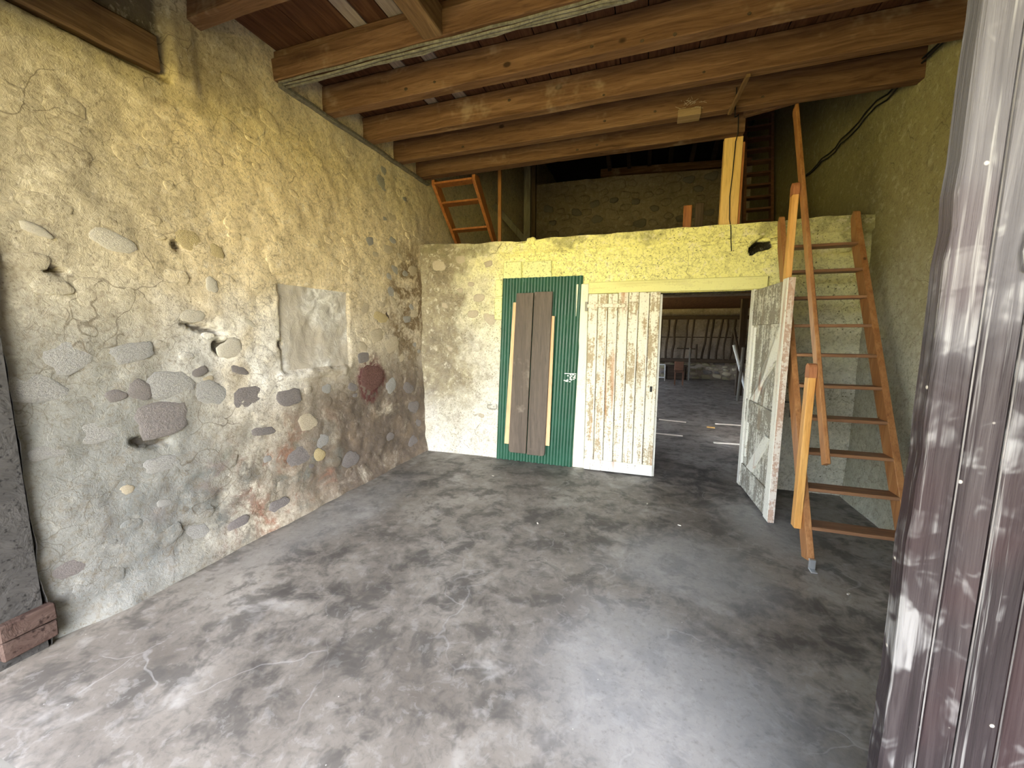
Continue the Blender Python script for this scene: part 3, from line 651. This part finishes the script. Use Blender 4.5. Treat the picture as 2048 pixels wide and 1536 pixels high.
# ------------------------------------------------------------------ reddish ladder behind the ledge, left
def yl2(z): return 4.63 - 1.05*(z-3.41)
L2 = empty('loft_ladder', (-2.33, 5.4, 2.56)); tag(L2, 'reddish ladder rising behind the ledge against the left wall', 'ladder')
for x0 in (-2.655, -2.105):
    bm = BM(); pts = [(x0, yl2(2.57)-.02, 2.565), (x0, 4.628, 3.39), (x0, 4.628, 3.45), (x0, 4.74, 3.47), (x0, yl2(2.57)+.12, 2.565)]
    add_poly(bm, pts, (.042, 0, 0)); bmesh.ops.bevel(bm, geom=list(bm.edges), offset=.003, segments=1, affect='EDGES'); link('stringer', bm, 'ladder_r', L2)
for k in range(4):
    z = min(2.71 + .265*k, 3.42); bm = BM(); add_box(bm, -2.614, -2.103, yl2(z)+.005, yl2(z)+.15, z-.026, z, .003); link('tread', bm, 'ladder_r', L2)
e = empty('pole', (-2.0, 5.3, 2.56)); bm = BM(); add_beam(bm, (-1.998, 5.3, 2.56), (-1.998, 5.3, 4.1), .046, .03, (0, 1, 0), .003); link('batten', bm, 'ladder_z', e)
tag(e, 'slim upright orange batten beside the reddish ladder', 'batten')
# far timber frame in the loft
e = empty('timber_frame', (-2.1, 7.05, 2.56))
bm = BM(); add_box(bm, -2.19, -2.07, 7.0, 7.1, 2.56, 5.99, .005); tag(link('post', bm, 'grey_wood', e), 'grey post')
bm = BM(); add_box(bm, -2.06, -1.985, 7.02, 7.1, 2.56, 5.99, .005); link('post', bm, 'dark_wood_z', e)
bm = BM(); add_beam(bm, (-2.76, 7.03, 3.86), (-2.15, 7.03, 3.18), .05, .10, (0, 0, 1), .004); tag(link('brace', bm, 'grey_wood', e), 'diagonal grey brace')
tag(e, 'grey and dark posts with a diagonal brace in the loft corner', 'timber frame')
bm = BM(); add_beam(bm, (-1.2, 9.68, 5.17), (1.8, 9.68, 5.04), .12, .14, (0, 0, 1), .01, 4, .01); e = empty('loft_beam', (.3, 9.68, 5.0)); link('timber', bm, 'joist', e); tag(e, 'rough beam along the top of the loft end wall', 'beam')
for i in range(7):
    x = -1.0 + i*.42; e = empty('rafter', (x, 9, 5.3)); bm = BM(); add_beam(bm, (x, 9.75, 5.2), (x+.03, 6.2, 5.98), .08, .12, (0, 0, 1), .005); link('timber', bm, 'dark_wood', e)
    tag(e, 'dark rafter above the loft end wall, %s from the left' % ['first', 'second', 'third', 'fourth', 'fifth', 'sixth', 'seventh'][i], 'rafter', 'dark rafters over the loft')
# dark ladder far back, right
L3 = empty('loft_ladder', (1.6, 8.4, 2.56)); tag(L3, 'dark ladder deep in the loft, right of the yellow post', 'ladder')
def yl3(z): return 7.4 + .28*(z-2.56)
for x0 in (1.37, 1.76):
    bm = BM(); pts = [(x0, yl3(2.56), 2.56), (x0, yl3(5.4), 5.4), (x0, yl3(5.4)+.14, 5.4), (x0, yl3(2.56)+.14, 2.56)]; add_poly(bm, pts, (.04, 0, 0)); link('stringer', bm, 'ladder_d', L3)
for k in range(13):
    z = 2.78 + .205*k; bm = BM(); add_box(bm, 1.40, 1.77, yl3(z), yl3(z)+.15, z-.03, z, .003); link('tread', bm, 'ladder_d', L3)

# ------------------------------------------------------------------ green sheet with boards
e = empty('corrugated_sheet', (-1.25, 4.47, 0)); tag(e, 'dark green corrugated metal sheet standing against the back wall', 'metal sheet')
ang = math.radians(1.9)
def sh(u, v, w):                                # u across 0..0.945, v up 0..2.2, w out of the wall
    return Vector((-1.735 + u*math.cos(ang) + v*math.sin(ang), 4.475 + .035*v/2.2 - w, .012 + v*math.cos(ang) - u*math.sin(ang)*.15))
bm = BM(); US = lin(0, .945, 150); VS = lin(0, 2.185, 6)
def prof(u):
    t = (u/.074) % 1.0; return .009*(sm(0, .22, t) - sm(.5, .72, t))*2 - .009
for side in (0, .0012): grid(bm, US, VS, lambda u, v: sh(u, v, prof(u)+side))
link('sheet', bm, 'green', e, smooth=True)
bm = BM(); 
for i in range(22):
    u0 = .79 + random.uniform(0, .13); v0 = 1.05 + random.uniform(-.055, .03)
    add_poly(bm, [sh(u0, v0, .013), sh(u0+.02, v0+.001, .013), sh(u0+.02, v0+.012, .013), sh(u0, v0+.012, .013)], (0, -.0006, 0))
add_poly(bm, [sh(.80, 1.09, .012), sh(.935, 1.09, .012), sh(.935, 1.10, .012), sh(.80, 1.10, .012)], (0, -.0006, 0))
tag(link('residue_strip', bm, 'label', e), 'torn white sticker residue')
def lean_board(name, m, x0t, x1t, x0b, x1b, zt, zb, y, th, label, rc=None, nick=0):
    lean = .012
    pts = []
    def P(x, z): return (x, y + lean*z, z)
    if rc == 'l': pts = [P(x0b+.03, zb), P(x0b+.008, zb+.012), P(x0b, zb+.035)]
    else: pts = [P(x0b, zb)]
    pts += [P(x0t, zt), P(x1t, zt)]
    if rc == 'r': pts += [P(x1b, zb+.035), P(x1b-.008, zb+.012), P(x1b-.03, zb)]
    else: pts += [P(x1b, zb)]
    bm = BM(); add_poly(bm, pts, (0, -th, 0)); bmesh.ops.bevel(bm, geom=list(bm.edges), offset=.003, segments=1, affect='EDGES')
    o = link(name, bm, m, org=((x0b+x1b)/2, y, zb)); tag(o, label, 'board'); return o
lean_board('board', 'tan', -1.515, -1.43, -1.617, -1.52, 1.912, .222, 4.448, .012, 'light tan board behind the left brown plank on the green sheet')
lean_board('board', 'tan', -1.07, -1.020, -1.14, -1.052, 1.752, .245, 4.448, .012, 'light tan board edge showing right of the brown planks')
lean_board('plank', 'brown', -1.466, -1.264, -1.552, -1.334, 2.014, .130, 4.432, .024, 'long dark brown plank on the green sheet, left one of the pair', 'l')
lean_board('plank', 'brown', -1.252, -1.042, -1.322, -1.102, 2.022, .122, 4.432, .024, 'long dark brown plank on the green sheet, right one of the pair', 'r')

# hook on the wall left of the sheet
bm = BM(); add_tube(bm, [(-1.74, 4.50, .69), (-1.74, 4.50, .635), (-1.76, 4.50, .625), (-1.84, 4.50, .625), (-1.862, 4.50, .64), (-1.86, 4.50, .675), (-1.80, 4.50, .68)], .006, 6)
tag(link('wall_hook', bm, 'hook', org=(-1.8, 4.5, .64)), 'bent iron hook on the wall left of the green sheet', 'hook')

# ------------------------------------------------------------------ doorway in the back wall
j = boxo('trim_1', (-.79, -.655, 4.505, 4.56, 0, 2.10), 'jamb', None, .006); struct(j, 'pale flat door jamb right of the green sheet', 'door frame')
j = boxo('trim_2', (-.655, 1.06, 4.505, 4.56, 1.99, 2.115), 'lintel', None, .006); struct(j, 'limewashed timber lintel above the doorway', 'door frame')
j = boxo('trim_3', (.075, .115, 4.492, 4.60, 0, 1.965), 'peel_w', None, .004); struct(j, 'worn white door stop at the left edge of the opening', 'door frame')
D1 = empty('door_1', (-.27, 4.46, 0)); struct(D1, 'closed door leaf of worn white planks with a strap hinge', 'door')
xs = lin(-.648, .095, 7)
for i in range(7):
    boxo('plank', (xs[i]+.003, xs[i+1]-.003, 4.455, 4.485, .012, 1.985+random.uniform(-.006, .006)), 'peel', D1, .005)
bm = BM()
for i in range(1, 7): add_box(bm, xs[i]-.018, xs[i]-.008, 4.449, 4.457, .14, 1.80, .002)
link('bead', bm, 'peel_w', D1)
boxo('bottom_rail', (-.648, .095, 4.440, 4.457, .015, .135), 'peel_w', D1, .004)
boxo('strap_hinge', (-.66, -.25, 4.443, 4.456, 1.835, 1.875), 'peel', D1, .004)
bm = BM(); add_tube(bm, [(-.665, 4.455, 1.80), (-.665, 4.455, 1.90)], .016, 10); link('hinge_pin', bm, 'hook', D1)
boxo('latch', (.03, .055, 4.445, 4.457, .94, 1.0), 'iron', D1, .004)

D2 = empty('door_2', (.97, 4.5, 0)); struct(D2, 'open door leaf swung towards the room, peeling grey with diagonal brace', 'door')
H = Vector((.945, 4.54, 0)); E_ = Vector((1.000, 3.625, 0)); du = (E_-H).normalized(); LW = (E_-H).length; nx = Vector((-du.y, du.x, 0));  nx = -nx if nx.x > 0 else nx   # nx faces -x (seen side)
def dp(u, v, w): return H + du*u + Vector((0, 0, v)) + nx*w
def dbox(bm, u0, u1, v0, v1, w0, w1):
    add_poly(bm, [dp(u0, v0, w0), dp(u1, v0, w0), dp(u1, v1, w0), dp(u0, v1, w0)], nx*(w1-w0))
def dob(name, m, u0, u1, v0, v1, w0, w1, bev=.003):
    bm = BM(); dbox(bm, u0, u1, v0, v1, w0, w1); bmesh.ops.bevel(bm, geom=list(bm.edges), offset=bev, segments=1, affect='EDGES'); return link(name, bm, m, D2)
us = lin(.02, LW-.02, 5)
for i in range(5): dob('plank', 'peel2', us[i]+.002, us[i+1]-.002, .03, 1.96, -.030, -.008)
dob('stile', 'peel_w', 0, .085, .02, 1.985, -.008, .016); dob('stile', 'peel_w', LW-.105, LW, .02, 1.985, -.008, .016)
dob('hinge_bead', 'peel_w', .13, .175, .35, 1.62, -.008, .012)
dob('top_rail', 'peel2', .087, LW-.107, 1.64, 1.97, -.008, .012); dob('middle_rail', 'peel2', .087, LW-.107, .70, .92, -.008, .010); dob('bottom_rail', 'peel2', .087, LW-.107, .03, .26, -.008, .010)
bm = BM(); add_poly(bm, [dp(.20, .93, -.007), dp(.36, .93, -.007), dp(LW-.115, 1.62, -.007), dp(LW-.115, 1.35, -.007), dp(LW-.115, 1.62, -.007)][:4], nx*.018); link('brace', bm, 'peel_w', D2)
bm = BM(); add_poly(bm, [dp(.25, .27, -.007), dp(.40, .27, -.007), dp(LW-.115, .69, -.007), dp(LW-.24, .69, -.007)], nx*.018); link('brace', bm, 'peel_w', D2)
tag(dob('edge_strip', 'edge', LW+.001, LW+.012, .02, 1.985, -.032, .014, .002), 'reddish bare wooden edge')
bm = BM(); add_tube(bm, [dp(LW-.03, 1.02, -.035), dp(LW-.03, 1.02, -.09), dp(LW-.03, .90, -.09)], .008, 6); link('handle', bm, 'iron', D2)
bm = BM(); add_box(bm, 1.03, 1.06, 4.44, 4.49, .90, .93, .003); add_box(bm, 1.055, 1.07, 4.43, 4.47, .88, 1.05, .003)
tag(link('gate_latch', bm, 'iron', org=(1.05, 4.46, .9)), 'black iron latch on the wall behind the open leaf', 'latch')

# ------------------------------------------------------------------ front barn leaf, close to the camera
D3 = empty('door_3', (.8, 1.02, 0)); struct(D3, 'large dark-stained plank barn door leaf close to the camera', 'door')
xs = [.528, .548, .589, .650, .712, .775, .84, .905, .97, 1.035, 1.10, 1.17]
xs[1:2] = []
for i in range(len(xs)-1):
    bm = BM(); w = random.uniform(0, .003)
    x0, x1 = xs[i]+.0006, xs[i+1]-.0006
    vs_ = lin(.05, 3.2, 50); 
    def rag(z, s): return .0025*fb((s*3.1, 0, z*3.3), 3) + (.004*fb((s, 3, z*14), 2) if i == 0 and s == 1 else 0)
    prof_ = [(0, .045), (0, .004), (.004, 0), (1, 0), (2, .004), (2, .045)]
    rings = []
    for z in vs_:
        a = x0 + (rag(z, 1) if i == 0 else .0012*rag(z, i)); b = x1
        rings.append([bm.verts.new((xx, 1.0+w+yy, z)) for xx, yy in ((a, .045), (a, .006), (a+.005, 0), (b-.004, 0), (b, .005), (b, .045))])
    for r0, r1 in zip(rings, rings[1:]):
        for k in range(6): bm.faces.new((r0[k], r0[(k+1) % 6], r1[(k+1) % 6], r1[k]))
    bm.faces.new(rings[0]); bm.faces.new(rings[-1])
    link('plank', bm, 'barn', D3)
    if i:
        bm = BM(); pts = [(xs[i] + .0012*fb((i, z*2, 0), 3), 1.0012, z) for z in vs_]; add_tube(bm, pts, .0014, 5); link('worn_arris', bm, 'arris', D3)
bm = BM(); pts = [(.634, .994, 1.745), (.630, .994, 1.70), (.636, .994, 1.668), (.655, .994, 1.66), (.672, .994, 1.668), (.676, .994, 1.70), (.672, .994, 1.745), (.655, .994, 1.755), (.634, .994, 1.745)]
add_tube(bm, pts, .003, 8); link('ring_pull', bm, 'iron_g', D3)
boxo('ring_plate', (.64, .668, .996, 1.001, 1.735, 1.765), 'iron_g', D3, .002)
for zc in (.6, 2.2): boxo('ledge_board', (.56, 1.15, 1.046, 1.075, zc-.07, zc+.07), 'dark_wood', D3, .003)

# ------------------------------------------------------------------ stable beyond: rack, frame, poles on the floor
RK = empty('hay_rack', (1.8, 15.2, .6)); tag(RK, 'dark wooden hay rack of crooked bars along the stable end wall', 'hay rack')
for (z0, z1, y0, y1, nm) in ((.60, .72, 15.0, 15.2, 'bottom_rail'), (2.06, 2.18, 15.05, 15.15, 'top_rail')):
    bm = BM(); add_beam(bm, (-1.5, (y0+y1)/2, (z0+z1)/2), (3.35, (y0+y1)/2, (z0+z1)/2), y1-y0, z1-z0, (0, 0, 1), .01, 8, .012); link(nm, bm, 'dark_wood', RK)
def rx(cx): return .55 + (1300 + cx/6.98 - 1333)*.0155
for (t, b) in ((165, 150), (270, 240), (370, 335), (545, 505), (635, 590), (830, 765), (905, 860), (1020, 960), (1100, 1060), (1200, 1150), (1320, 1250), (1400, 1340), (60, 40), (-60, -80), (-170, -190)):
    bm = BM(); pts = [(rx(b + (t-b)*i/5)+random.uniform(-.02, .02), 15.1+random.uniform(-.01, .01), .70 + 1.38*i/5) for i in range(6)]
    add_tube(bm, pts, random.uniform(.028, .045), 7); link('bar', bm, 'dark_wood_z', RK)
bm = BM(); add_tube(bm, [(rx(680), 15.0, .7), (rx(678), 15.0, 1.22)], .035, 7); add_tube(bm, [(rx(400), 14.98, 1.07), (rx(670), 14.98, 1.06)], .02, 6); link('bar', bm, 'dark_wood_z', RK)
o = boxo('wall_band', (XL, 3.4, 15.36, 15.40, 1.44, 1.47), 'dark_wood', wbr)
def thing1(name, label, cat, bm, m, loc): o = link(name, bm, m, org=loc); return tag(o, label, cat)
bm = BM(); add_beam(bm, (rx(548)+.06, 14.6, 0), (rx(548)+.06, 14.6, 1.1), .05, .05, (0, 1, 0), .006); thing1('stake', 'thin grey stake standing in front of the hay rack', 'stake', bm, 'grey_wood', (rx(548)+.06, 14.6, 0))
e = empty('white_frame', (.42, 14.3, 0))
for d_ in ((.24, .27, .10, .56), (.53, .56, .10, .56), (.24, .56, .53, .56), (.24, .56, .10, .13)):
    boxo('bar', (d_[0], d_[1], 14.2, 14.25, d_[2], d_[3]), 'whitep', e, .003)
tag(e, 'small white frame at the left edge of the stable doorway view', 'frame')
for z0 in (0,):
    for x0 in (.25, .54): boxo('leg', (x0, x0+.02, 14.2, 14.25, .006, .10), 'whitep', e)
e = empty('trough', (1.0, 14.8, 0)); 
bm = BM(); add_poly(bm, [(.62, 14.7, .01), (1.24, 14.7, .01), (1.27, 14.7, .46), (.58, 14.7, .46)], (0, .06, 0)); link('front', bm, 'dark_wood', e)
boxo('rim', (.56, 1.28, 14.66, 15.0, .46, .50), 'dark_wood', e, .01); boxo('side', (.60, .65, 14.7, 14.98, .01, .46), 'dark_wood', e, .01); boxo('side', (1.20, 1.25, 14.7, 14.98, .01, .46), 'dark_wood', e, .01)
tag(e, 'dark wooden trough under the left part of the hay rack', 'trough')
e = empty('chair', (.95, 13.2, 0))
boxo('seat', (.78, 1.05, 13.0, 13.3, .40, .43), 'ladder_d', e, .01); boxo('backrest', (.78, 1.05, 13.28, 13.31, .44, .72), 'ladder_d', e, .01)
for x0 in (.79, 1.015):
    for y0 in (13.01, 13.27): boxo('leg', (x0, x0+.025, y0, y0+.025, .006, .40), 'ladder_d', e)
tag(e, 'small dark red-brown chair in the dim stable', 'chair')
for i, (p, q, mt, lb) in enumerate((((2.30, 10.7, .006), (1.95, 10.9, 1.30), 'whitep', 'pale pole leaning at the right of the stable view, outer one'), ((2.02, 10.4, .006), (2.10, 10.6, 1.25), 'grey_wood', 'grey pole leaning at the right of the stable view, inner one'), ((2.35, 11.2, .006), (2.0, 11.3, 1.7), 'dark_wood_z', 'dark pole leaning behind the pale ones in the stable'))):
    bm = BM(); add_tube(bm, [p, q], .035, 8); thing1('pole', lb, 'pole', bm, mt, p)
boxo('stall_post', (2.15, 2.30, 11.4, 11.55, 0, 2.44), 'dark_wood_z', None, .01); tag(bpy.data.objects['stall_post'], 'dark square stall post at the right of the stable', 'post')
for p, q, w, mt, lb in (((.236, 7.60), (.68, 7.50), .035, 'straw', 'bleached stick on the stable floor, far left one'), ((.165, 6.49), (.55, 6.45), .03, 'straw', 'bleached stick on the stable floor, near left one'), ((1.148, 7.55), (1.60, 7.56), .035, 'straw', 'bleached stick on the stable floor, far right one'), ((.94, 6.19), (1.40, 6.23), .04, 'straw', 'bleached stick on the stable floor, near right one'), ((.98, 7.24), (1.10, 7.22), .06, 'post', 'small yellow wood chip on the stable floor')):
    bm = BM(); add_beam(bm, (*p, .014), (*q, .014), w, .016, (0, 0, 1), .003); thing1('stick', lb, 'stick', bm, mt, (*p, .004))
# small litter on the floor
for i, (x, y, wh) in enumerate(((-1.55, 3.9, 'in front of the green sheet'), (.05, 3.7, 'in front of the closed plank door'), (.3, 3.35, 'midway between door opening and camera'), (1.2, 2.75, 'beside the ladder foot'), (-.8, 3.0, 'in the middle of the floor'))):
    put = stone_mesh(50+i); me = put; me.materials.append(M['straw']); o = bpy.data.objects.new('wood_chip', me); COL.objects.link(o)
    o.matrix_world = Matrix.Translation((x, y, .008)) @ Matrix.Rotation(i*1.3, 4, 'Z') @ Matrix.Rotation(-math.pi/2, 4, 'Y') @ Matrix.Diagonal((.004, .006, .014, 1))
    tag(o, 'tiny pale chip on the concrete ' + wh, 'debris', 'pale chips on the concrete floor')
